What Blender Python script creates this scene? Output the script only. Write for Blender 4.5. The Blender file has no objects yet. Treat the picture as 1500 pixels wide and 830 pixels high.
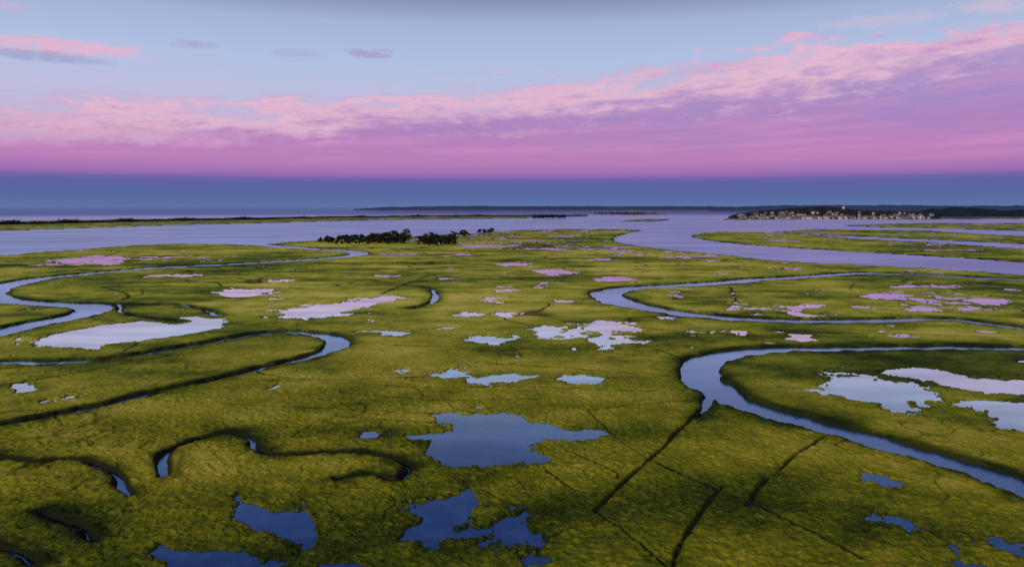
import bpy, math, numpy as np
from math import radians, sin, cos, tan, atan, pi
rng=np.random.default_rng(7)
sc=bpy.context.scene
sc.view_settings.view_transform='Standard'; sc.view_settings.look='None'; sc.view_settings.exposure=0
H=50.0; F=1071.0; P=radians(5.97)

# survey function: bearing/depression angle reading -> ground coordinates in metres
def G(px,py,z=0.0):
    u=(px-750)/F; v=(py-415)/F
    dy=cos(P)-v*sin(P); dz=-sin(P)-v*cos(P)
    t=(H-z)/max(-dz,1e-5)
    return (u*t,dy*t)
def GP(pts): return np.array([G(*p[:2]) for p in pts])

# ---------------- materials helpers
def mat(name):
    m=bpy.data.materials.new(name); m.use_nodes=True
    return m,m.node_tree.nodes,m.node_tree.links,m.node_tree.nodes['Principled BSDF']
def srgb(r,g,b):
    f=lambda c:(c/255/12.92 if c/255<=0.04045 else ((c/255+0.055)/1.055)**2.4)
    return (f(r),f(g),f(b),1)
def math_n(N,L,op,a,b=None,c=None,clamp=False):
    n=N.new('ShaderNodeMath'); n.operation=op; n.use_clamp=clamp
    for i,x in enumerate((a,b,c)):
        if x is None: continue
        if isinstance(x,(int,float)): n.inputs[i].default_value=x
        else: L.new(x,n.inputs[i])
    return n.outputs[0]
def ramp(N,L,fac,stops,interp='LINEAR'):
    n=N.new('ShaderNodeValToRGB'); cr=n.color_ramp; cr.interpolation=interp
    while len(cr.elements)<len(stops): cr.elements.new(0.5)
    for e,(p,c) in zip(cr.elements,stops):
        e.position=p; e.color=c if len(c)==4 else (*c,1)
    if fac is not None: L.new(fac,n.inputs[0])
    return n.outputs[0]
def mixc(N,L,fac,a,b,mode='MIX'):
    n=N.new('ShaderNodeMix'); n.data_type='RGBA'; n.blend_type=mode
    if isinstance(fac,(int,float)): n.inputs[0].default_value=fac
    else: L.new(fac,n.inputs[0])
    for i,x in ((6,a),(7,b)):
        if isinstance(x,tuple): n.inputs[i].default_value=x if len(x)==4 else (*x,1)
        else: L.new(x,n.inputs[i])
    return n.outputs[2]
def noise_n(N,L,vec,scale,detail=4,rough=0.55):
    n=N.new('ShaderNodeTexNoise'); n.inputs['Scale'].default_value=scale
    n.inputs['Detail'].default_value=detail; n.inputs['Roughness'].default_value=rough
    L.new(vec,n.inputs['Vector']); return n.outputs[0]
def smooth(N,L,x,a,b,lo=0,hi=1):
    n=N.new('ShaderNodeMapRange'); n.interpolation_type='SMOOTHSTEP'
    L.new(x,n.inputs[0])
    for i,v in enumerate((a,b,lo,hi)): n.inputs[i+1].default_value=v
    return n.outputs[0]

# ---------------- numpy noise
TAB=rng.random((256,256)).astype(np.float32)
def vnoise(x,y):
    xi=np.floor(x); yi=np.floor(y); fx=(x-xi); fy=(y-yi)
    fx=fx*fx*(3-2*fx); fy=fy*fy*(3-2*fy)
    xi=xi.astype(np.int64); yi=yi.astype(np.int64)
    a=TAB[xi&255,yi&255]; b=TAB[(xi+1)&255,yi&255]; c=TAB[xi&255,(yi+1)&255]; d=TAB[(xi+1)&255,(yi+1)&255]
    return (a+(b-a)*fx+(c-a)*fy+(a-b-c+d)*fx*fy)*2-1
def fbm(x,y,s,o=4,off=0.0,g=0.55):
    r=0;a=1;t=0
    for i in range(o):
        k=2**i/s
        r=r+a*vnoise(x*k*0.8+y*k*0.6+off+i*17.3,-x*k*0.6+y*k*0.8+off*1.7+i*9.1); t+=a; a*=g
    return r/t*1.6

# ---------------- terrain grid (fan shaped sheet of ground in front of the viewpoint)
NR,NA=860,1660
dep=np.concatenate([np.linspace(34,0.35,NR)])
R=H/np.tan(np.radians(dep))
az=np.radians(np.linspace(-44,44,NA))
RR,AA=np.meshgrid(R,az,indexing='ij')
X=RR*np.sin(AA); Y=RR*np.cos(AA)

def window(pts,margin):
    r=np.hypot(pts[:,0],pts[:,1]); a=np.arctan2(pts[:,0],pts[:,1])
    r0=max(r.min()-margin,1); r1=r.max()+margin
    if len(pts)==2:
        d=pts[1]-pts[0]; L2=(d**2).sum()+1e-9; t=np.clip(-(pts[0]*d).sum()/L2,0,1); r0=max(min(r0,np.hypot(*(pts[0]+t*d))-margin),1)
    else: r0*=0.85
    ma=margin/r0
    i0=np.searchsorted(R,r0); i1=np.searchsorted(R,r1)
    j0=np.searchsorted(az,a.min()-ma); j1=np.searchsorted(az,a.max()+ma)
    return slice(max(i0-1,0),i1+1),slice(max(j0-1,0),j1+1)
def segd(x,y,a,b):
    d=b-a; L2=(d**2).sum()+1e-9
    t=np.clip(((x-a[0])*d[0]+(y-a[1])*d[1])/L2,0,1)
    return np.hypot(x-a[0]-t*d[0],y-a[1]-t*d[1]),t
def polysd(x,y,pts):   # negative inside
    dm=np.full(x.shape,1e9); ins=np.zeros(x.shape,bool)
    n=len(pts)
    for i in range(n):
        a=pts[i]; b=pts[(i+1)%n]
        dm=np.minimum(dm,segd(x,y,a,b)[0])
        cond=((a[1]>y)!=(b[1]>y))
        if abs(b[1]-a[1])>1e-9:
            ins^=cond&(x<(b[0]-a[0])*(y-a[1])/(b[1]-a[1])+a[0])
    return np.where(ins,-dm,dm)
def catmull(pts,k=6,closed=False):
    pts=np.array(pts,float); out=[]
    n=len(pts)
    rngi=range(n) if closed else range(n-1)
    for i in rngi:
        if closed: p0,p1,p2,p3=pts[(i-1)%n],pts[i],pts[(i+1)%n],pts[(i+2)%n]
        else: p0,p1,p2,p3=pts[max(i-1,0)],pts[i],pts[i+1],pts[min(i+2,n-1)]
        for j in range(k):
            t=j/k
            out.append(0.5*((2*p1)+(-p0+p2)*t+(2*p0-5*p1+4*p2-p3)*t*t+(-p0+3*p1-3*p2+p3)*t**3))
    if not closed: out.append(pts[-1])
    return np.array(out)

wx=X+fbm(X,Y,14,3,3.1)*1.3+fbm(X,Y,60,2,8.1)*2.2*np.clip(RR/400,0.1,1.5)
wy=Y+fbm(X,Y,14,3,55.7)*1.3+fbm(X,Y,60,2,31.1)*3.0*np.clip(RR/400,0.1,1.5)
eN=fbm(X,Y,5,3,12.3)
# --- land masses
main=[(-900,398),(-300,383),(0,375),(60,369),(120,365),(180,360),(250,357),(330,357),(370,359),(405,356),(470,351),(540,349),(600,346),(700,341),
 (760,337),(830,335),(900,335),(945,337),(922,341),(903,346),(898,351),(915,357),(960,364),(1010,369),(1070,374),(1120,380),(1180,384),(1240,387),
 (1300,389),(1400,395),(1500,403),(1700,414),(2300,440),(2600,1300),(750,1600),(-1200,1300)]
lands=[main,
 [(1006,345),(1030,341),(1060,339),(1150,341),(1250,349),(1350,354),(1500,364),(1700,374),(1700,394),(1500,383),(1350,374),(1200,365),(1090,358),(1030,351)],
 [(1130,339.5),(1200,335),(1350,337),(1500,346),(1700,352),(1700,363),(1500,357),(1350,350),(1220,345)],
 [(1230,330),(1330,326.5),(1500,327),(1700,329),(1700,345),(1500,338),(1400,334.5),(1300,333)],
 [(-500,329),(0,324),(250,320),(480,316.5),(700,314.5),(862,314),(860,317),(760,319.5),(640,321),(560,322),(400,326),(250,329.5),(180,332),(0,338),(-500,348)],
 [(868,312),(930,310),(990,312.5),(930,315)],[(900,324.5),(935,321),(988,320.5),(965,324)],[(1060,322),(1200,320),(1360,321),(1500,320),(1700,320),(1700,316),(1300,314),(1070,317)]]
est=np.full(X.shape,-1e9)
for l in lands:
    est=np.maximum(est,-polysd(wx,wy,GP(l)))
# --- tidal channels: (reading, width m)
channels=[
 ([(330,354,26),(380,358,26),(440,363,24),(500,367,22),(528,371,22),(500,376,20),(430,381,18),(330,387,17),(250,391,16),(170,397,16),(100,404,16),(35,412,17),(0,421,17),(-15,431,16),(10,440,16),(70,445,16),(120,448,18),(143,454,17),(112,463,16),(60,473,16),(0,487,16),(-100,510,16)]),
 ([(-150,540,6),(0,530,6),(60,530,5.5),(150,525,4.8),(250,511,4.5),(340,494,5),(400,487,6.5),(440,487,7),(478,494,8),(492,505,8),(465,519,6),(400,534,4),(330,550,2.6),(230,572,2.0),(110,600,1.6),(0,622,1.7),(-120,650,2)]),
 ([(1800,425,16),(1500,410,14),(1400,404,14),(1280,400,15),(1200,403,15),(1130,407,16),(1060,414,17),(960,419,17),(905,425,18),(890,433,19),(925,445,18),(985,456,16),(1060,465,14),(1180,470,12),(1300,469,11),(1400,469,10),(1440,474,10),(1500,482,10),(1650,500,10)]),
 ([(1750,520,8),(1500,510,8),(1350,509,8.5),(1200,510,9),(1110,513,10),(1060,520,10.5),(1032,535,12),(1036,558,12),(1072,584,10.5),(1150,611,9),(1250,638,8.5),(1350,667,8.5),(1430,692,8.5),(1500,716,9),(1650,770,9)]),
 ([(165,446,4),(210,447,3),(255,446,3),(290,451,2.5),(325,461,3)]),
 ([(1040,580,3),(1034,590,1.6),(1026,600,.8),(1015,611,.5)]),
 ([(618,420,2),(640,428,3),(634,440,3),(600,452,2)]),
]
creeks=[
 [(-30,664,.3),(20,671,.95),(60,675,.35),(110,672,.2),(145,683,.5),(172,695,.5),(180,713,.9),(196,726,.3)],
 [(238,698,.3),(246,680,.75),(250,664,.7),(268,650,.2),(310,636,.15),(345,634,.2),(370,642,.8),(380,658,.5),(410,668,.2),(470,664,.15),(530,670,.2),(572,680,.2),(583,690,.2),(572,706,.2),(530,700,.1),(490,708,.1)],
 [(70,750,.15),(95,765,.2),(125,775,.2),(152,792,.15)],[(-20,795,.3),(10,808,.3),(48,830,.2)],
 [(240,575,.3),(180,586,.3),(120,600,.3),(60,612,.3),(0,624,.3)],[(175,447,1),(195,460,.4),(260,470,.2)],
]
# mosquito ditches: (strength, half width m, readings)
ditches=[
 (1,.5,[(950,673),(1000,695),(1055,718),(1110,740),(1180,775),(1260,815)]),(1,.38,[(1208,640),(1160,672),(1140,690)]),(1,.45,[(1125,700),(1110,718),(1094,740)]),(1,.42,[(1060,712),(1040,735),(1005,785),(985,835)]),
 (1,.42,[(1024,600),(1015,611),(985,640),(950,673),(905,715),(872,748)]),
 (.8,.38,[(872,748),(930,790),(985,835)]),(.8,.4,[(480,560),(620,566),(780,566),(960,572)]),(.8,.4,[(330,590),(480,598),(640,606)]),(.8,.5,[(560,505),(700,509),(860,514),(1000,527)]),
 (.7,.4,[(500,575),(640,585),(800,583)]),(.9,.5,[(370,545),(470,556),(600,552),(700,548)]),(.8,.8,[(180,440),(190,432),(150,420)]),(.8,.8,[(1070,420),(1080,445)]),(.8,.6,[(900,500),(960,510),(1010,530)]),
 (.8,.35,[(830,660),(900,690),(905,700)]),(.8,.3,[(800,690),(850,720),(900,720)]),(.8,.4,[(0,650),(60,640),(130,630),(200,630)]),(.8,1.2,[(520,395),(600,400),(690,396)]),(.8,1,[(560,430),(640,402),(720,405)]),
 (.8,1,[(860,400),(960,398),(1060,402)]),(.8,.6,[(1100,492),(1250,488),(1400,492),(1500,495)]),(.8,.6,[(940,480),(1000,485),(1100,492)]),(.8,.5,[(250,520),(120,545),(0,565)]),
 (.8,.5,[(700,530),(840,540),(1000,552)]),(.8,.4,[(860,600),(960,590),(1030,585)]),(.8,.4,[(640,620),(520,612),(400,618)]),(.6,.3,[(850,770),(800,790),(780,830)]),(.6,.3,[(860,600),(900,640),(950,673)])]
c=est+eN*(0.5+RR*0.002)
crk=np.full(X.shape,1e9); pix=RR*0.0009
def line(d,w,pp=None): 
    pp=pix if pp is None else pp
    ww=np.maximum(w,pp*1.3); return np.exp(-(d/ww)**2)*np.clip(w/ww*1.3,0,1)
for grp,lst in ((0,channels),(1,creeks)):
  for pts in lst:
    cp=catmull([q_ if len(q_)==3 else q_ for q_ in (pts[0] if isinstance(pts,tuple) else pts)],8); w=cp[:,2]/2; g=GP(cp)
    for i in range(len(g)-1):
        a,b=g[i],g[i+1]; W=max(w[i],w[i+1]); 
        s=window(np.array([a,b]),W+30+0.02*np.hypot(*a))
        if X[s].size==0: continue
        d,t=segd(wx[s],wy[s],a,b)
        wi=(w[i]+(w[i+1]-w[i])*t)
        if grp==0: c[s]=np.minimum(c[s],d-wi+eN[s]*(0.6+RR[s]*0.0012))
        else:
            c[s]=np.minimum(c[s],d-wi*1.2+eN[s]*0.35+0.15); crk[s]=np.minimum(crk[s],np.maximum(d-0.35*wi,0))
dk=np.zeros(X.shape)
for stg,hw,pts in ditches:
    g=GP(catmull(pts,6))
    for i in range(len(g)-1):
        s=window(g[i:i+2],15+0.02*np.hypot(*g[i]))
        if X[s].size==0: continue
        d,_=segd(wx[s]*0.3+X[s]*0.7,wy[s]*0.3+Y[s]*0.7,g[i],g[i+1])
        dk[s]=np.maximum(dk[s],stg*np.clip(1.2+0.45*eN[s],0.5,1.6)*line(d,hw*(1+0.3*eN[s])+RR[s]*0.0003,pix[s]))
dk=np.clip(dk,0,0.96)
# --- ponds: polygons with raggedness (metres)
def ell(x,y,w,h,n=9):
    k=rng.random(n)*0.9+0.5
    return [(x+cos(2*pi*i/n)*w/2*k[i],y+sin(2*pi*i/n)*h/2*k[i]) for i in range(n)]
ponds=[
 ([(48,498),(85,487),(150,477),(225,468),(290,463),(345,471),(305,483),(262,492),(200,501),(135,510),(85,511)],3.2),
 ([(388,466),(400,457),(470,444),(520,437),(582,434),(560,445),(530,454),(522,464),(470,469),(430,470)],7),
 ([(300,431),(330,422),(398,424),(380,431),(340,436)],9),([(85,384),(110,376),(150,373),(195,380),(150,386)],18),
 ([(548,632),(600,634),(655,630),(640,608),(700,604),(765,608),(805,618),(835,627),(870,626),(905,633),(865,643),(800,648),(788,656),(812,673),(790,684),(740,685),(690,680),(640,672),(600,660),(580,652),(612,645),(590,640)],2.0),
 ([(560,748),(610,736),(690,738),(730,750),(785,750),(770,775),(745,800),(700,812),(660,790),(610,790),(590,770)],5.0),
 ([(338,722),(352,718),(368,742),(400,748),(445,745),(472,765),(470,785),(448,812),(425,790),(395,775),(360,762)],1.4),
 ([(205,812),(230,798),(310,806),(380,815),(415,830),(330,840),(230,835)],1.2),([(455,832),(500,820),(545,828),(540,850),(460,850)],1.0),
 ([(1180,570),(1205,547),(1255,549),(1300,553),(1350,566),(1385,585),(1340,600),(1290,596),(1240,585)],3.2),
 ([(1290,545),(1340,538),(1390,545),(1440,556),(1520,552),(1560,575),(1480,577),(1420,572),(1360,560)],3.4),
 ([(1390,593),(1440,587),(1540,590),(1600,630),(1500,634),(1460,612)],2.6),
 ([(1265,688),(1290,700),(1345,715),(1300,716),(1275,704)],1.8),([(1310,755),(1340,765),(1400,790),(1350,780)],3.0),([(1380,790),(1410,800),(1430,835),(1390,830)],2.2),([(1440,775),(1480,790),(1540,800),(1480,805)],2.8),
 ([(695,495),(720,488),(760,494),(740,502),(705,503)],5.5),([(770,488),(800,478),(825,482),(800,494)],4.5),
 ([(820,490),(850,472),(900,468),(945,478),(920,486),(945,500),(900,510),(860,505),(870,492)],7.5),
 ([(540,484),(570,482),(600,486),(570,492)],4),([(690,555),(730,548),(775,550),(745,560)],3.6),([(810,552),(850,548),(895,556),(840,562)],4.0),
 ([(715,690),(760,700),(775,712),(740,706)],1.8),([(20,564),(40,561),(48,571),(30,574)],1.6),([(570,545),(620,543),(640,550),(590,553)],4),([(650,540),(700,543),(650,552)],4),
 ([(680,598),(700,593),(725,597),(700,602)],1.2),([(530,632),(555,628),(560,640),(540,642)],1.5),
]
for (x,y,w,h,rg) in [(720,360,48,3,14),(665,373,62,3.5,16),(740,388,34,4,12),(655,408,46,5,9),(745,422,36,7,6),(790,418,34,10,7),(810,397,42,7,9),(905,408,62,5,8),(720,441,36,8,7),(680,457,52,8,7),(737,459,34,6,6),
  (842,442,36,5,5),(640,481,46,6,5),(757,521,14,4,2),(1160,393,62,4,10),(1310,434,76,8,9),(1350,452,38,7,6),(1430,440,66,7,9),(1390,418,70,4,10),(1050,401,40,3,9),(820,346,60,2,22),
  (260,404,50,3,8),(400,412,40,3,8),(420,475,60,4,6),(500,469,70,5,7),(780,365,60,2,16),
  (880,380,40,3,10),(1220,345,60,1.6,15),(1400,366,80,1.8,15),(1130,352,50,1.3,15),(650,350,50,1.5,20),(30,395,50,3,10),(230,376,60,2.5,12),
  (590,545,50,4,3.5),(1040,487,60,4,5),(560,487,60,6,4),(600,373,50,2.5,14),(560,405,50,3,9),(700,400,40,3,9)]:
    ponds.append((ell(x,y,w,h),rg))
p=np.full(X.shape,1e9)
nA=fbm(X,Y,9,6,71.0,0.68); nB=fbm(X,Y,26,6,23.0,0.66)
far=np.clip((RR-200)/400,0,1)
nP=nA*(1-far)+nB*far
for poly,rg in ponds:
    g=GP(catmull(poly,3,True)); m=rg*2+6
    s=window(g,m)
    if X[s].size==0: continue
    rim=polysd(X[s],Y[s],g)
    d=rim+nP[s]*rg*2.3+rg*0.12
    d=np.where(rim>m-3,np.maximum(d,1.5),d)
    p[s]=np.minimum(p[s],d)
nS=fbm(X,Y,17,5,140.0,0.66); nZ=fbm(X,Y,150,2,90.0)
sp=(0.80-0.06*np.clip((RR-300)/400,0,1)-nS-0.42*nZ)*20
sp=np.where((RR>190),sp,sp+8)
p=np.minimum(p,np.where(est<12,1e9,sp))
p=np.where(c<4+RR*0.006,np.maximum(p,3+c*0.1),p)
rid=np.abs(fbm(wx,wy,75,3,200.0)+0.05)*45
ridm=fbm(X,Y,130,2,240.0)>0.05
ridd=np.where(ridm,rid,99)
ridd2=np.where(fbm(X,Y,50,2,260.0)>0.1,np.abs(fbm(wx,wy,22,3,220.0))*16,99)
dk=np.maximum(dk,0.85*line(ridd,1.2)*np.clip((RR-150)/200,0.0,1)); dk=np.maximum(dk,0.5*line(ridd2,0.6))
ck=0.97*np.exp(-(crk/1.05)**2)
dk=np.maximum(dk,ck)
rimw=np.maximum(1.4,pix*1.1)
band=np.exp(-(np.clip(c,0,None)/(rimw*(1.25+0.8*eN)))**2)*np.clip(c+1.0,0,1)
# --- heights
def ss(x,a,b):
    t=np.clip((x-a)/(b-a),0,1); return t*t*(3-2*t)
lod=lambda s: np.clip(s/(RR*RR/H*0.0009+1e-6),0,1)
hum=fbm(X,Y,2.6,3,5.0,0.65)
fineN=fbm(X,Y,0.9,2,44.0)
tuft=hum*0.11+fineN*0.15*lod(0.6)+fbm(X,Y,14,2,64.0)*0.05
tall=np.exp(-((c-1.8)/1.2)**2)*0.25*(1+eN*0.5)*np.clip(1.4-RR/500,0.1,1)
land=0.25+tuft*np.clip(1.6-RR/500,0.25,1)+tall
land=land-ss(np.clip(dk,0,1),0.15,0.9)*0.45*(RR<500)
land=np.maximum(land,-0.35)
land=np.where(p<6,np.maximum(land,0.02),land)
z=-1.2+ss(c,-0.3,0.6)*(land+1.2)
z=np.where(p<0.5, np.minimum(z,-0.4+ss(p,-0.35,0.35)*(land+0.4)),z)
shore=np.exp(-np.clip(p,0,None)/0.8)
streak=fbm(X*0.3+Y*0.12,Y,16,4,410.0)
tone=0.45*fbm(X,Y,85,4,300.0)+0.36*streak+0.28*fbm(X,Y,11,4,333.0,0.6)+0.05*hum+0.10*fineN*lod(0.8)
# darker rushes either side of creeks and ditches
tone=tone-0.45*np.exp(-(np.clip(c,0,None)/(3.5+RR*0.004))**2)*(1+0.6*eN)-0.25*np.exp(-np.clip(p,0,None)/2.5)
dark=np.clip(dk+0.95*band+0.4*shore*(p>0),0,1)

def raw_mesh(name,co,q):
    me=bpy.data.meshes.new(name)
    k=q.shape[1]
    me.vertices.add(len(co)); me.vertices.foreach_set('co',np.ascontiguousarray(co,dtype=np.float32).ravel())
    me.loops.add(q.size); me.loops.foreach_set('vertex_index',np.ascontiguousarray(q,dtype=np.int32).ravel())
    me.polygons.add(len(q)); me.polygons.foreach_set('loop_start',np.arange(0,q.size,k,dtype=np.int32))
    me.update(calc_edges=True)
    ob=bpy.data.objects.new(name,me); sc.collection.objects.link(ob); return ob
def grid_mesh(name,X,Y,Z,mask=None):
    nr,na=X.shape
    idx=np.arange(nr*na).reshape(nr,na)
    q=np.stack([idx[:-1,:-1],idx[:-1,1:],idx[1:,1:],idx[1:,:-1]],-1).reshape(-1,4)
    if mask is not None:
        mm=(mask[:-1,:-1]|mask[:-1,1:]|mask[1:,1:]|mask[1:,:-1]).reshape(-1); q=q[mm]
    co=np.stack([X,Y,Z],-1).reshape(-1,3)
    flag=np.zeros(nr*na,bool); flag[q.ravel()]=True; used=np.nonzero(flag)[0]; mp=np.cumsum(flag)-1
    return raw_mesh(name,co[used],mp[q][:,::-1]),used
ter,used=grid_mesh('salt_marsh_ground',X,Y,z)
if ter.data.polygons[0].normal.z<0: ter.data.flip_normals()
for nm,arr in (('dark',dark),('tone',tone),('dist',RR)):
    at=ter.data.attributes.new(nm,'FLOAT','POINT'); at.data.foreach_set('value',arr.reshape(-1)[used].astype(np.float32))
ter.data.polygons.foreach_set('use_smooth',np.ones(len(ter.data.polygons),bool))

# marsh material
m,N,L,B=mat('marsh_grass')
geo=N.new('ShaderNodeNewGeometry'); pos=geo.outputs['Position']
def attr(nm):
    a=N.new('ShaderNodeAttribute'); a.attribute_name=nm; return a.outputs['Fac']
nf=noise_n(N,L,pos,0.9,3,0.75); nff=noise_n(N,L,pos,4.0,2,0.75)
t=math_n(N,L,'MULTIPLY_ADD',nf,0.38,0.12); t=math_n(N,L,'MULTIPLY_ADD',nff,0.42,t)
t=math_n(N,L,'MULTIPLY_ADD',attr('tone'),0.36,t)
col=ramp(N,L,t,[(0.26,(0.018,0.034,0.003)),(0.38,(0.058,0.085,0.005)),(0.50,(0.150,0.180,0.008)),(0.61,(0.265,0.275,0.014)),(0.78,(0.44,0.39,0.045))])
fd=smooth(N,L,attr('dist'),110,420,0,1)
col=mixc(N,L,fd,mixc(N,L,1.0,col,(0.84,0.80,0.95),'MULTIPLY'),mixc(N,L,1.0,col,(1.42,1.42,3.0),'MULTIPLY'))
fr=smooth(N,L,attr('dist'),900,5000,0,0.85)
col=mixc(N,L,fr,col,(0.06,0.08,0.06))  # aerial haze put into the colour: far ground fades to a dull tone
dkf=math_n(N,L,'MULTIPLY',attr('dark'),0.97,clamp=True)
col=mixc(N,L,dkf,col,(0.010,0.014,0.006))
sepz=N.new('ShaderNodeSeparateXYZ'); L.new(pos,sepz.inputs[0])
mud=smooth(N,L,sepz.outputs[2],-0.55,-0.1,0.85,0)
col=mixc(N,L,mud,col,(0.014,0.012,0.011))
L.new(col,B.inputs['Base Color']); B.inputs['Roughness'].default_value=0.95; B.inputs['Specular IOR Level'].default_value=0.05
bm=N.new('ShaderNodeBump'); bm.inputs['Strength'].default_value=0.7; bm.inputs['Distance'].default_value=0.3; L.new(nff,bm.inputs['Height']); L.new(bm.outputs[0],B.inputs['Normal'])
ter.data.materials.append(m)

# ---------------- water
def water_mat(name,rough,bump,bscale,refl,base,tint,sea=False):
    m=bpy.data.materials.new(name); m.use_nodes=True; N=m.node_tree.nodes; L=m.node_tree.links; N.clear()
    out=N.new('ShaderNodeOutputMaterial'); mx=N.new('ShaderNodeMixShader'); d=N.new('ShaderNodeBsdfDiffuse'); g=N.new('ShaderNodeBsdfGlossy')
    lw=N.new('ShaderNodeLayerWeight'); lw.inputs[0].default_value=0.5
    f=ramp(N,L,lw.outputs['Facing'],[(p_,(v,v,v)) for p_,v in refl])
    L.new(f,mx.inputs[0]); L.new(d.outputs[0],mx.inputs[1]); L.new(g.outputs[0],mx.inputs[2]); L.new(mx.outputs[0],out.inputs[0])
    d.inputs[0].default_value=(*base,1); g.inputs['Roughness'].default_value=rough
    geo=N.new('ShaderNodeNewGeometry')
    n1=noise_n(N,L,geo.outputs['Position'],bscale,2)
    b=N.new('ShaderNodeBump'); b.inputs['Strength'].default_value=bump; b.inputs['Distance'].default_value=0.1
    L.new(n1,b.inputs['Height']); L.new(b.outputs[0],g.inputs['Normal'])
    mp=N.new('ShaderNodeMapping'); mp.inputs['Scale'].default_value=(0.3,1,1); L.new(geo.outputs['Position'],mp.inputs[0])
    n2=noise_n(N,L,mp.outputs[0],0.012 if sea else 0.06,4)
    gc=mixc(N,L,smooth(N,L,n2,0.36,0.64),tuple(x*0.80 for x in tint),tint)
    # shallow silt showing through in places
    n3=noise_n(N,L,geo.outputs['Position'],0.03 if sea else 0.16,4,0.65)
    L.new(mixc(N,L,smooth(N,L,n3,0.45,0.7),base,tuple(x*2.6+0.012 for x in base)),d.inputs[0])
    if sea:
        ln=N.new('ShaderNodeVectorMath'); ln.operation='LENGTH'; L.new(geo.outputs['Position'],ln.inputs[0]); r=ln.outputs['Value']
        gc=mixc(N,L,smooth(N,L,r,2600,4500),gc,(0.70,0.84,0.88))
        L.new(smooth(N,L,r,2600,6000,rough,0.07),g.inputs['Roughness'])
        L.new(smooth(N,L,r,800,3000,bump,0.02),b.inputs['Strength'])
    L.new(gc,g.inputs[0])
    return m
REF=[(0.45,0.22),(0.56,0.38),(0.70,0.64),(0.80,0.87),(0.88,0.98),(1.0,1.0)]
pond_m=water_mat('pond_water',0.10,0.12,0.8,REF,(0.008,0.018,0.055),(0.93,0.98,0.98))
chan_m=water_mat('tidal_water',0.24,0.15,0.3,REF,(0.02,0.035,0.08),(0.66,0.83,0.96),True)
pm=(p<1.5+RR*0.004)&(c>1.2)
pw,_=grid_mesh('marsh_ponds',X,Y,np.full(X.shape,-0.06),pm)
if pw.data.polygons[0].normal.z<0: pw.data.flip_normals()
pw.data.materials.append(pond_m)
ang=np.linspace(0,2*pi,181)[:-1]; rad=[0.0001,50,200,800,2000,4500,9000,20000,60000,120000]
co=np.array([(r*sin(a),r*cos(a),-0.45) for r in rad for a in ang]); q=[]
for i in range(len(rad)-1):
    for j in range(180):
        q.append((i*180+j,i*180+(j+1)%180,(i+1)*180+(j+1)%180,(i+1)*180+j))
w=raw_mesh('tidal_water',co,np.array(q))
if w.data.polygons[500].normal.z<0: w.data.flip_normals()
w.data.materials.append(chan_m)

# ---------------- foliage
def leaf_mat(name,c1,c2):
    m,N,L,B=mat(name); geo=N.new('ShaderNodeNewGeometry')
    n=noise_n(N,L,geo.outputs['Position'],0.35,3)
    L.new(ramp(N,L,n,[(0.35,c1),(0.65,c2)]),B.inputs['Base Color']); B.inputs['Roughness'].default_value=0.9; B.inputs['Specular IOR Level'].default_value=0.1
    return m
leafm=leaf_mat('tree_foliage',(0.008,0.014,0.012),(0.034,0.047,0.024))
barkm,_,_,B=mat('bark'); B.inputs['Base Color'].default_value=(0.03,0.022,0.016,1); B.inputs['Roughness'].default_value=0.9
hazyleaf=leaf_mat('far_foliage_haze_tint',(0.008,0.014,0.026),(0.018,0.026,0.034))  # bluish dark leaves: distance haze is painted into the base colour
def cone(V,Fq,a,b,r0,r1,n=6):
    a=np.array(a,float); b=np.array(b,float); d=(b-a)/np.linalg.norm(b-a)
    u=np.cross(d,(0.3,1,0.2)); u/=np.linalg.norm(u); v=np.cross(d,u); o=len(V)
    for pnt,r in ((a,r0),(b,r1)):
        for k in range(n):
            V.append(pnt+(u*cos(2*pi*k/n)+v*sin(2*pi*k/n))*r)
    for k in range(n): Fq.append((o+k,o+(k+1)%n,o+n+(k+1)%n,o+n+k))
def leaves(V,c,rad,n,size):
    d=rng.normal(size=(n,3)); d/=np.linalg.norm(d,axis=1)[:,None]; rr=rng.random(n)**0.45
    P0=np.array(c)+d*np.array(rad)*rr[:,None]
    u=rng.normal(size=(n,3)); u/=np.linalg.norm(u,axis=1)[:,None]; v=np.cross(u,rng.normal(size=(n,3))); v/=np.linalg.norm(v,axis=1)[:,None]
    s=(size*(0.6+rng.random(n)*0.8))[:,None]
    V.append(np.stack([P0-u*s-v*s*.5,P0+u*s*.2-v*s*.7,P0+u*s+v*s*.5,P0-u*s*.3+v*s*.7],1).reshape(-1,3))
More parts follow.
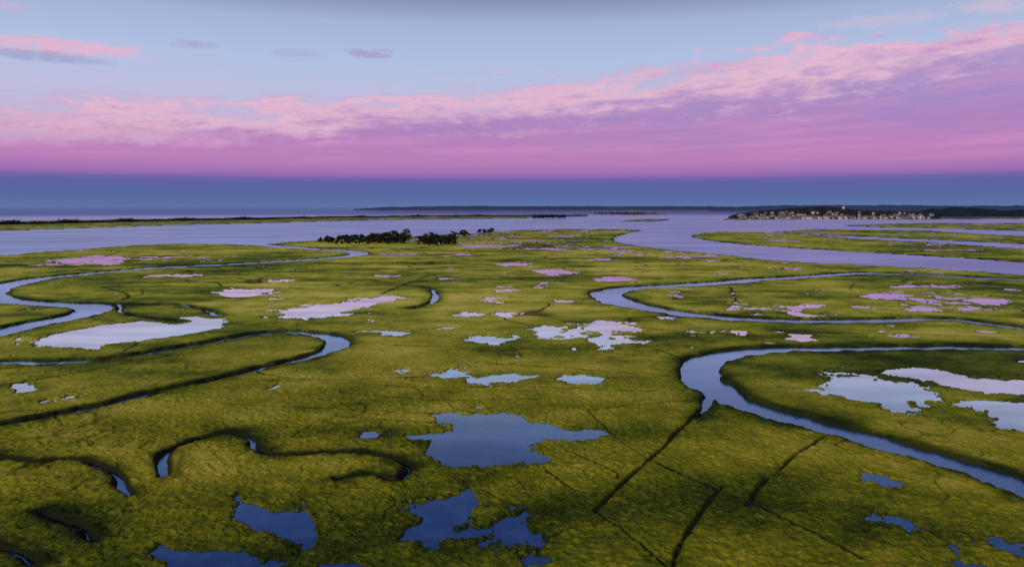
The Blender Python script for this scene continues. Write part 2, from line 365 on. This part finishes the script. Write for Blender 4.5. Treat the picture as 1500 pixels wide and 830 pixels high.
def grove(name,trees,leafsize=0.8,lm=leafm,dens=1.0):
    V=[];Fq=[];V2=[]
    for (x,y,h,z0) in trees:
        lean=rng.normal(size=2)*h*0.04; top=(x+lean[0],y+lean[1],z0+h*0.8)
        cone(V,Fq,(x,y,z0-0.6),top,h*0.03,h*0.008)
        wd=h*(0.28+rng.random()*0.16)
        for k in range(7):
            f=0.28+0.62*k/6+rng.random()*0.06; a=rng.random()*2*pi; rr=wd*(1.15-0.8*abs(f-0.5))*(0.55+0.5*rng.random())
            st=(x+lean[0]*f,y+lean[1]*f,z0+h*f*0.8); en=(x+cos(a)*rr,y+sin(a)*rr,z0+h*(f*0.85+0.08))
            cone(V,Fq,st,en,h*0.010,h*0.004,4)
            leaves(V2,en,(wd*0.5,wd*0.5,h*0.10),int(48*dens),leafsize)
        leaves(V2,top,(wd*0.4,wd*0.4,h*0.13),int(50*dens),leafsize)
    V2=np.concatenate(V2); nq=len(V2)//4; F2=np.arange(nq*4).reshape(-1,4)+len(V)
    ob=raw_mesh(name,np.concatenate([np.array(V),V2]),np.concatenate([np.array(Fq),F2]))
    ob.data.materials.append(barkm); ob.data.materials.append(lm)
    mi=np.zeros(len(ob.data.polygons),dtype=np.int32); mi[len(Fq):]=1; ob.data.polygons.foreach_set('material_index',mi)
    return ob
def leafmesh(name,V,lm):
    V=np.concatenate(V); ob=raw_mesh(name,V,np.arange(len(V)).reshape(-1,4)); ob.data.materials.append(lm); return ob
def row(x0,x1,yb,n,h0,h1,dy=1.2):
    out=[]
    for i in range(n):
        px=x0+(x1-x0)*(i+rng.random())/n; f=(px-x0)/(x1-x0); g=G(px,yb+rng.normal()*dy*0.5)
        out.append((g[0],g[1],(h0+(h1-h0)*f)*(0.6+rng.random()*0.6),0.1))
    return out
grove('oak_grove',row(466,500,354.5,9,7,9)+row(495,560,354.5,22,9,12)+row(545,597,355.5,22,13,17)+row(480,596,356.5,26,4,7))
grove('pine_grove',row(612,668,357.5,20,10,12)+row(625,650,357,6,15,14)+row(612,668,358.3,12,4,6))
grove('tree_clump',row(655,668,350,4,10,12)+row(672,688,346,5,12,12))
grove('tree_clump',row(698,724,342,9,9,11))
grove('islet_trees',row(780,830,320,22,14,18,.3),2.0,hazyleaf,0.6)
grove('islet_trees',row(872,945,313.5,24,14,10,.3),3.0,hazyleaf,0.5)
def belt(name,pts,n,h,size,lm,spread=1.0):
    V=[]
    cp=catmull(pts,10)
    for i in range(n):
        t=rng.random()*(len(cp)-1); k=int(t); q_=cp[k]+(cp[k+1]-cp[k])*(t-k)
        g=G(q_[0],q_[1]); hh=h*(0.3+rng.random()*0.9)*(0.65+0.5*sin(q_[0]*0.11)*sin(q_[0]*0.037+1))
        leaves(V,(g[0],g[1]+rng.normal()*15*spread,hh*0.5),(h*1.3,h*1.3,max(hh*0.6,1)),7,size)
    return leafmesh(name,V,lm)
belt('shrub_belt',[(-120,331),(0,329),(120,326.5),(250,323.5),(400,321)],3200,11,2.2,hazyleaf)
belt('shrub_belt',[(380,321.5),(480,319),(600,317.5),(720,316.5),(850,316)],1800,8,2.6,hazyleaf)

# ---------------- far hills
def hill_mat(name,c1,c2,s):
    m,N,L,B=mat(name); geo=N.new('ShaderNodeNewGeometry'); n=noise_n(N,L,geo.outputs['Position'],s,5,0.65)
    L.new(ramp(N,L,n,[(0.4,c1),(0.6,c2)]),B.inputs['Base Color']); B.inputs['Roughness'].default_value=1; B.inputs['Specular IOR Level'].default_value=0; return m
def ridge(name,prof,r0,r1,mt,seed,rough=0.06):
    pr=np.array(prof,float); xs=np.arange(pr[0,0],pr[-1,0],1.0); ys=np.interp(xs,pr[:,0],pr[:,1])
    a=np.arctan((xs-750)/F); rows=[0,.15,.35,.6,.85,1,1.3]; prf=[0,.3,.6,.85,.98,1,.0]
    top=H-(ys-303)/F*r1*np.cos(a)
    tt=top*(1+fbm(xs,xs*0+seed,14,4)*rough)
    XX=[];YY=[];ZZ=[]
    for f,pp in zip(rows,prf):
        r=(r0+(r1-r0)*f)
        XX.append(r*np.tan(a)); YY.append(r+0*a); ZZ.append(-1.5+(tt+1.5)*pp*(1+0.08*fbm(xs,xs*0+f*30+seed,10,3)))
    ob,_=grid_mesh(name,np.array(XX),np.array(YY),np.array(ZZ)); ob.data.materials.append(mt)
    ob.data.polygons.foreach_set('use_smooth',np.ones(len(ob.data.polygons),bool)); return np.array(XX),np.array(YY),np.array(ZZ)
hm=hill_mat('wooded_hill',(0.012,0.020,0.040),(0.026,0.036,0.060),0.02)  # blue cast of aerial haze mixed into the hill colour
fm=hill_mat('haze_tinted_hill',(0.050,0.070,0.15),(0.060,0.080,0.16),0.002)  # haze painted as a pale blue base colour, no volume
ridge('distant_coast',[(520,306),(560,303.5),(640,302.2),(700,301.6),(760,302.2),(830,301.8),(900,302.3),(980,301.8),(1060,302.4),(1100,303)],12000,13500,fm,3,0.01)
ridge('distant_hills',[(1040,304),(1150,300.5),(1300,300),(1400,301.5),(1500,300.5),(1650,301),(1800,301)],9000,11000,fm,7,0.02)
hx=ridge('wooded_hill',[(1066,319),(1080,314),(1110,310),(1150,307),(1180,304),(1200,303),(1225,306),(1260,309),(1300,311),(1340,312),(1375,315)],3150,3900,hm,11)
ridge('wooded_hill',[(1330,312),(1360,307),(1395,304),(1430,306),(1460,309),(1520,308),(1650,306),(1800,308)],3700,4400,hm,17)
def hz(hx,px,f):
    XX,YY,ZZ=hx; fr=[0,.15,.35,.6,.85,1]
    k=max(j for j in range(5) if fr[j]<=f); t=(f-fr[k])/(fr[k+1]-fr[k])
    j=int(np.clip(px-1066,0,XX.shape[1]-1))
    return [A[k,j]*(1-t)+A[k+1,j]*t for A in (XX,YY,ZZ)]
V=[]
for i in range(3200):
    px=1068+rng.random()*300; f=rng.random()*0.95; c3=hz(hx,px,f)
    leaves(V,(c3[0],c3[1],c3[2]+1.0),(10,9,2.5+rng.random()*3.5),6,3.0)
leafmesh('hillside_woodland',V,leaf_mat('hill_leaves_haze_tint',(0.010,0.016,0.030),(0.026,0.034,0.050)))  # leaf colours shifted to blue to stand in for haze
hmats=[]
for nm,cl in (('painted_clapboard',(0.40,0.36,0.40)),('grey_shingle',(0.17,0.15,0.19)),('roof_shingle',(0.06,0.06,0.09)),('window_glass',(0.03,0.035,0.05)),('brick',(0.2,0.1,0.08))):
    m_,N,L,B=mat(nm); geo=N.new('ShaderNodeNewGeometry'); n=noise_n(N,L,geo.outputs['Position'],0.5,3)
    L.new(mixc(N,L,n,tuple(x*0.8 for x in cl),tuple(min(1,x*1.15) for x in cl)),B.inputs['Base Color']); B.inputs['Roughness'].default_value=0.8; hmats.append(m_)
V=[];Fc=[];MI=[]
def addhouse(x,y,z,w,d,h,rot,wall):
    ca,sa=cos(rot),sin(rot); 
    def T(a,b,c_): return (x+a*ca-b*sa,y+a*sa+b*ca,z+c_)
    def quad(pts,mi):
        o=len(V); V.extend([T(*q_) for q_ in pts]); Fc.append((o,o+1,o+2,o+3)); MI.append(mi)
    w2,d2=w/2,d/2; rh=h+d*0.42
    quad([(-w2,-d2,-4),(w2,-d2,-4),(w2,-d2,h),(-w2,-d2,h)],wall); quad([(w2,d2,-4),(-w2,d2,-4),(-w2,d2,h),(w2,d2,h)],wall)
    for s in (-1,1):
        quad([(s*w2,-d2,-4),(s*w2,d2,-4),(s*w2,d2,h),(s*w2,-d2,h)],wall)
        quad([(s*w2,-d2,h),(s*w2,d2,h),(s*w2,0.05,rh),(s*w2,-0.05,rh)],wall)
        quad([(-w2-.5,s*(d2+.5),h-.35),(w2+.5,s*(d2+.5),h-.35),(w2+.5,0,rh+.1),(-w2-.5,0,rh+.1)],2)
        for fl in (1.2,4.2):
            if fl+1.5<h:
                for k in (-0.33,0,0.33): quad([(k*w-.6,s*(d2+.05),fl),(k*w+.6,s*(d2+.05),fl),(k*w+.6,s*(d2+.05),fl+1.6),(k*w-.6,s*(d2+.05),fl+1.6)],3)
    a=w*0.2
    for (p1,p2) in (((a-.5,-.5),(a+.5,-.5)),((a+.5,-.5),(a+.5,.5)),((a+.5,.5),(a-.5,.5)),((a-.5,.5),(a-.5,-.5))):
        quad([(*p1,rh-1.5),(*p2,rh-1.5),(*p2,rh+1.3),(*p1,rh+1.3)],4)
for i in range(190):
    px=1078+rng.random()*285; f=rng.random()**1.6*0.42
    if rng.random()<0.4: f=rng.random()*0.06
    c3=hz(hx,px,f)
    addhouse(c3[0],c3[1]-6,c3[2]+2.2,8+rng.random()*7,7+rng.random()*3,4.5+rng.random()*2,rng.normal()*0.5,0 if rng.random()<0.6 else 1)
ob=raw_mesh('hillside_houses',np.array(V),np.array(Fc))
for m_ in hmats: ob.data.materials.append(m_)
ob.data.polygons.foreach_set('material_index',np.array(MI,dtype=np.int32))
import bmesh
c3=hz(hx,1233,0.9); bmx=bmesh.new()
bmesh.ops.create_uvsphere(bmx,u_segments=20,v_segments=12,radius=7)
for v in bmx.verts: v.co.z=v.co.z*0.75+20
r_=bmesh.ops.create_cone(bmx,segments=12,radius1=2.2,radius2=1.6,depth=18)
for v in r_['verts']: v.co.z+=8
for k in range(6):
    r_=bmesh.ops.create_cone(bmx,segments=6,radius1=.5,radius2=.4,depth=20)
    for v in r_['verts']: v.co.x+=5*cos(k*pi/3); v.co.y+=5*sin(k*pi/3); v.co.z+=9
me=bpy.data.meshes.new('water_tower'); bmx.to_mesh(me); wt=bpy.data.objects.new('water_tower',me); sc.collection.objects.link(wt); wt.location=(c3[0],c3[1],c3[2]-2); wt.scale=(.8,.8,.8)
m_,N,L,B=mat('white_steel'); geo=N.new('ShaderNodeNewGeometry'); L.new(mixc(N,L,noise_n(N,L,geo.outputs['Position'],0.4),(0.7,0.7,0.68),(0.85,0.84,0.8)),B.inputs['Base Color']); me.materials.append(m_)

# ---------------- sky (world)
W=bpy.data.worlds.new('World'); sc.world=W; W.use_nodes=True; N=W.node_tree.nodes; L=W.node_tree.links; N.clear()
out=N.new('ShaderNodeOutputWorld'); bg=N.new('ShaderNodeBackground'); L.new(bg.outputs[0],out.inputs[0])
tc=N.new('ShaderNodeTexCoord'); sp_=N.new('ShaderNodeSeparateXYZ'); L.new(tc.outputs['Generated'],sp_.inputs[0])
sx,sy,sz=sp_.outputs
el=math_n(N,L,'MULTIPLY',math_n(N,L,'ARCSINE',sz),180/pi)
azd=math_n(N,L,'MULTIPLY',math_n(N,L,'ARCTAN2',sx,sy),180/pi)
def vec(kx,ky,off,sh=0.0):
    cmb=N.new('ShaderNodeCombineXYZ'); L.new(math_n(N,L,'MULTIPLY',azd,kx),cmb.inputs[0])
    e2=math_n(N,L,'SUBTRACT',el,math_n(N,L,'MULTIPLY',azd,sh)) if sh else el
    L.new(math_n(N,L,'MULTIPLY',e2,ky),cmb.inputs[1]); cmb.inputs[2].default_value=off; return cmb.outputs[0]
e30=math_n(N,L,'DIVIDE',el,30,clamp=True)
def E(l): return [(e/30,srgb(*c_)) for e,c_ in l]
clear=ramp(N,L,e30,E([(0,(90,112,164)),(1.8,(98,102,164)),(2.4,(155,114,180)),(5,(200,176,208)),(8,(190,190,222)),(11,(174,192,226)),(13.4,(164,180,215)),(14.9,(138,152,186)),(16.5,(110,128,172)),(19,(84,108,160)),(23,(52,80,142)),(30,(46,70,132))]))
cloud=ramp(N,L,e30,E([(0,(94,116,166)),(0.9,(86,104,160)),(1.8,(94,98,162)),(2.1,(112,100,168)),(2.5,(156,112,176)),(3.4,(184,126,184)),(4.4,(186,130,188)),(5.8,(176,132,190)),(7.5,(170,140,196)),(10,(176,154,204)),(13,(190,172,212)),(16,(120,125,170)),(30,(50,70,120))]))
big=noise_n(N,L,vec(0.07,0.35,1.0),1.0,4,0.6)
fine=noise_n(N,L,vec(0.26,1.0,4.0,0.06),1.0,7,0.70)
nn=math_n(N,L,'ADD',math_n(N,L,'MULTIPLY',math_n(N,L,'SUBTRACT',big,0.5),6),math_n(N,L,'MULTIPLY',math_n(N,L,'SUBTRACT',fine,0.5),8))
edge=math_n(N,L,'MULTIPLY_ADD',azd,0.082,8.9)
dd=math_n(N,L,'ADD',math_n(N,L,'SUBTRACT',edge,el),nn)
mask=smooth(N,L,dd,-1.0,2.2)
skyc=mixc(N,L,mask,clear,cloud)
cr1=smooth(N,L,dd,-0.6,0.9); cr2=smooth(N,L,dd,0.9,3.2,1,0)
cr=math_n(N,L,'MULTIPLY',math_n(N,L,'MULTIPLY',cr1,cr2),0.85)
cr=math_n(N,L,'MULTIPLY',cr,smooth(N,L,el,3,6.5))
skyc=mixc(N,L,cr,skyc,srgb(232,188,208))
st=noise_n(N,L,vec(0.08,1.3,9.0,0.03),1.0,6,0.68)
skyc=mixc(N,L,math_n(N,L,'MULTIPLY',smooth(N,L,st,0.44,0.66),math_n(N,L,'MULTIPLY',mask,math_n(N,L,'MULTIPLY',smooth(N,L,el,2.6,4.2),0.36))),skyc,srgb(214,152,198))
st2=noise_n(N,L,vec(0.12,0.9,19.0,0.05),1.0,6,0.68)
skyc=mixc(N,L,math_n(N,L,'MULTIPLY',smooth(N,L,st2,0.46,0.68),math_n(N,L,'MULTIPLY',mask,math_n(N,L,'MULTIPLY',smooth(N,L,el,3.2,6.5),0.5))),skyc,srgb(154,136,198))
pn=math_n(N,L,'MULTIPLY',math_n(N,L,'SUBTRACT',noise_n(N,L,vec(0.5,1.8,33),1.0,5,0.7),0.5),6)
def puff(a,e,wa,we,amt,col,skyc):
    u=math_n(N,L,'DIVIDE',math_n(N,L,'SUBTRACT',azd,a),wa); v=math_n(N,L,'DIVIDE',math_n(N,L,'SUBTRACT',el,e),we)
    d=math_n(N,L,'ADD',math_n(N,L,'MULTIPLY',u,u),math_n(N,L,'MULTIPLY',v,v))
    d=math_n(N,L,'ADD',d,pn)
    f=math_n(N,L,'MULTIPLY',smooth(N,L,d,-0.3,1.6,1,0),amt)
    return mixc(N,L,f,skyc,srgb(*col))
for P_ in [(-31,10.3,5,.6,.9,(230,180,206)),(-32,9.6,4,.35,.6,(150,150,194)),(-10.5,11.3,2.2,.35,.75,(164,148,196)),(-23,11.2,1.8,.3,.5,(168,156,200)),(-35,12.4,2.5,.5,.6,(204,176,206)),(-16,11.0,2,.4,.4,(172,158,204)),(33,12.6,3,.5,.5,(220,190,206)),(26,12.4,4,.5,.4,(214,192,210))]:
    skyc=puff(*P_,skyc)
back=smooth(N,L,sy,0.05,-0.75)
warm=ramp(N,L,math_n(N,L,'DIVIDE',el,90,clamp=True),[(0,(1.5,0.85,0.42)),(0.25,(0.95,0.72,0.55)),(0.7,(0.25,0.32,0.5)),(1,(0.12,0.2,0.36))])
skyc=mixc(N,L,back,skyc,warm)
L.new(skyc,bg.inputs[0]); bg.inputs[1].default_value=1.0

sun=bpy.data.lights.new('sun','SUN'); sun.energy=2.3; sun.angle=radians(8); sun.color=(1,0.89,0.68)
so=bpy.data.objects.new('sun',sun); sc.collection.objects.link(so); so.rotation_euler=(radians(66),0,radians(-48))

cam=bpy.data.cameras.new('camera'); co_=bpy.data.objects.new('camera',cam); sc.collection.objects.link(co_); sc.camera=co_
co_.location=(0,0,H); co_.rotation_euler=(radians(90)-P,0,0); cam.sensor_width=36; cam.lens=36*F/1500; cam.clip_start=1; cam.clip_end=200000
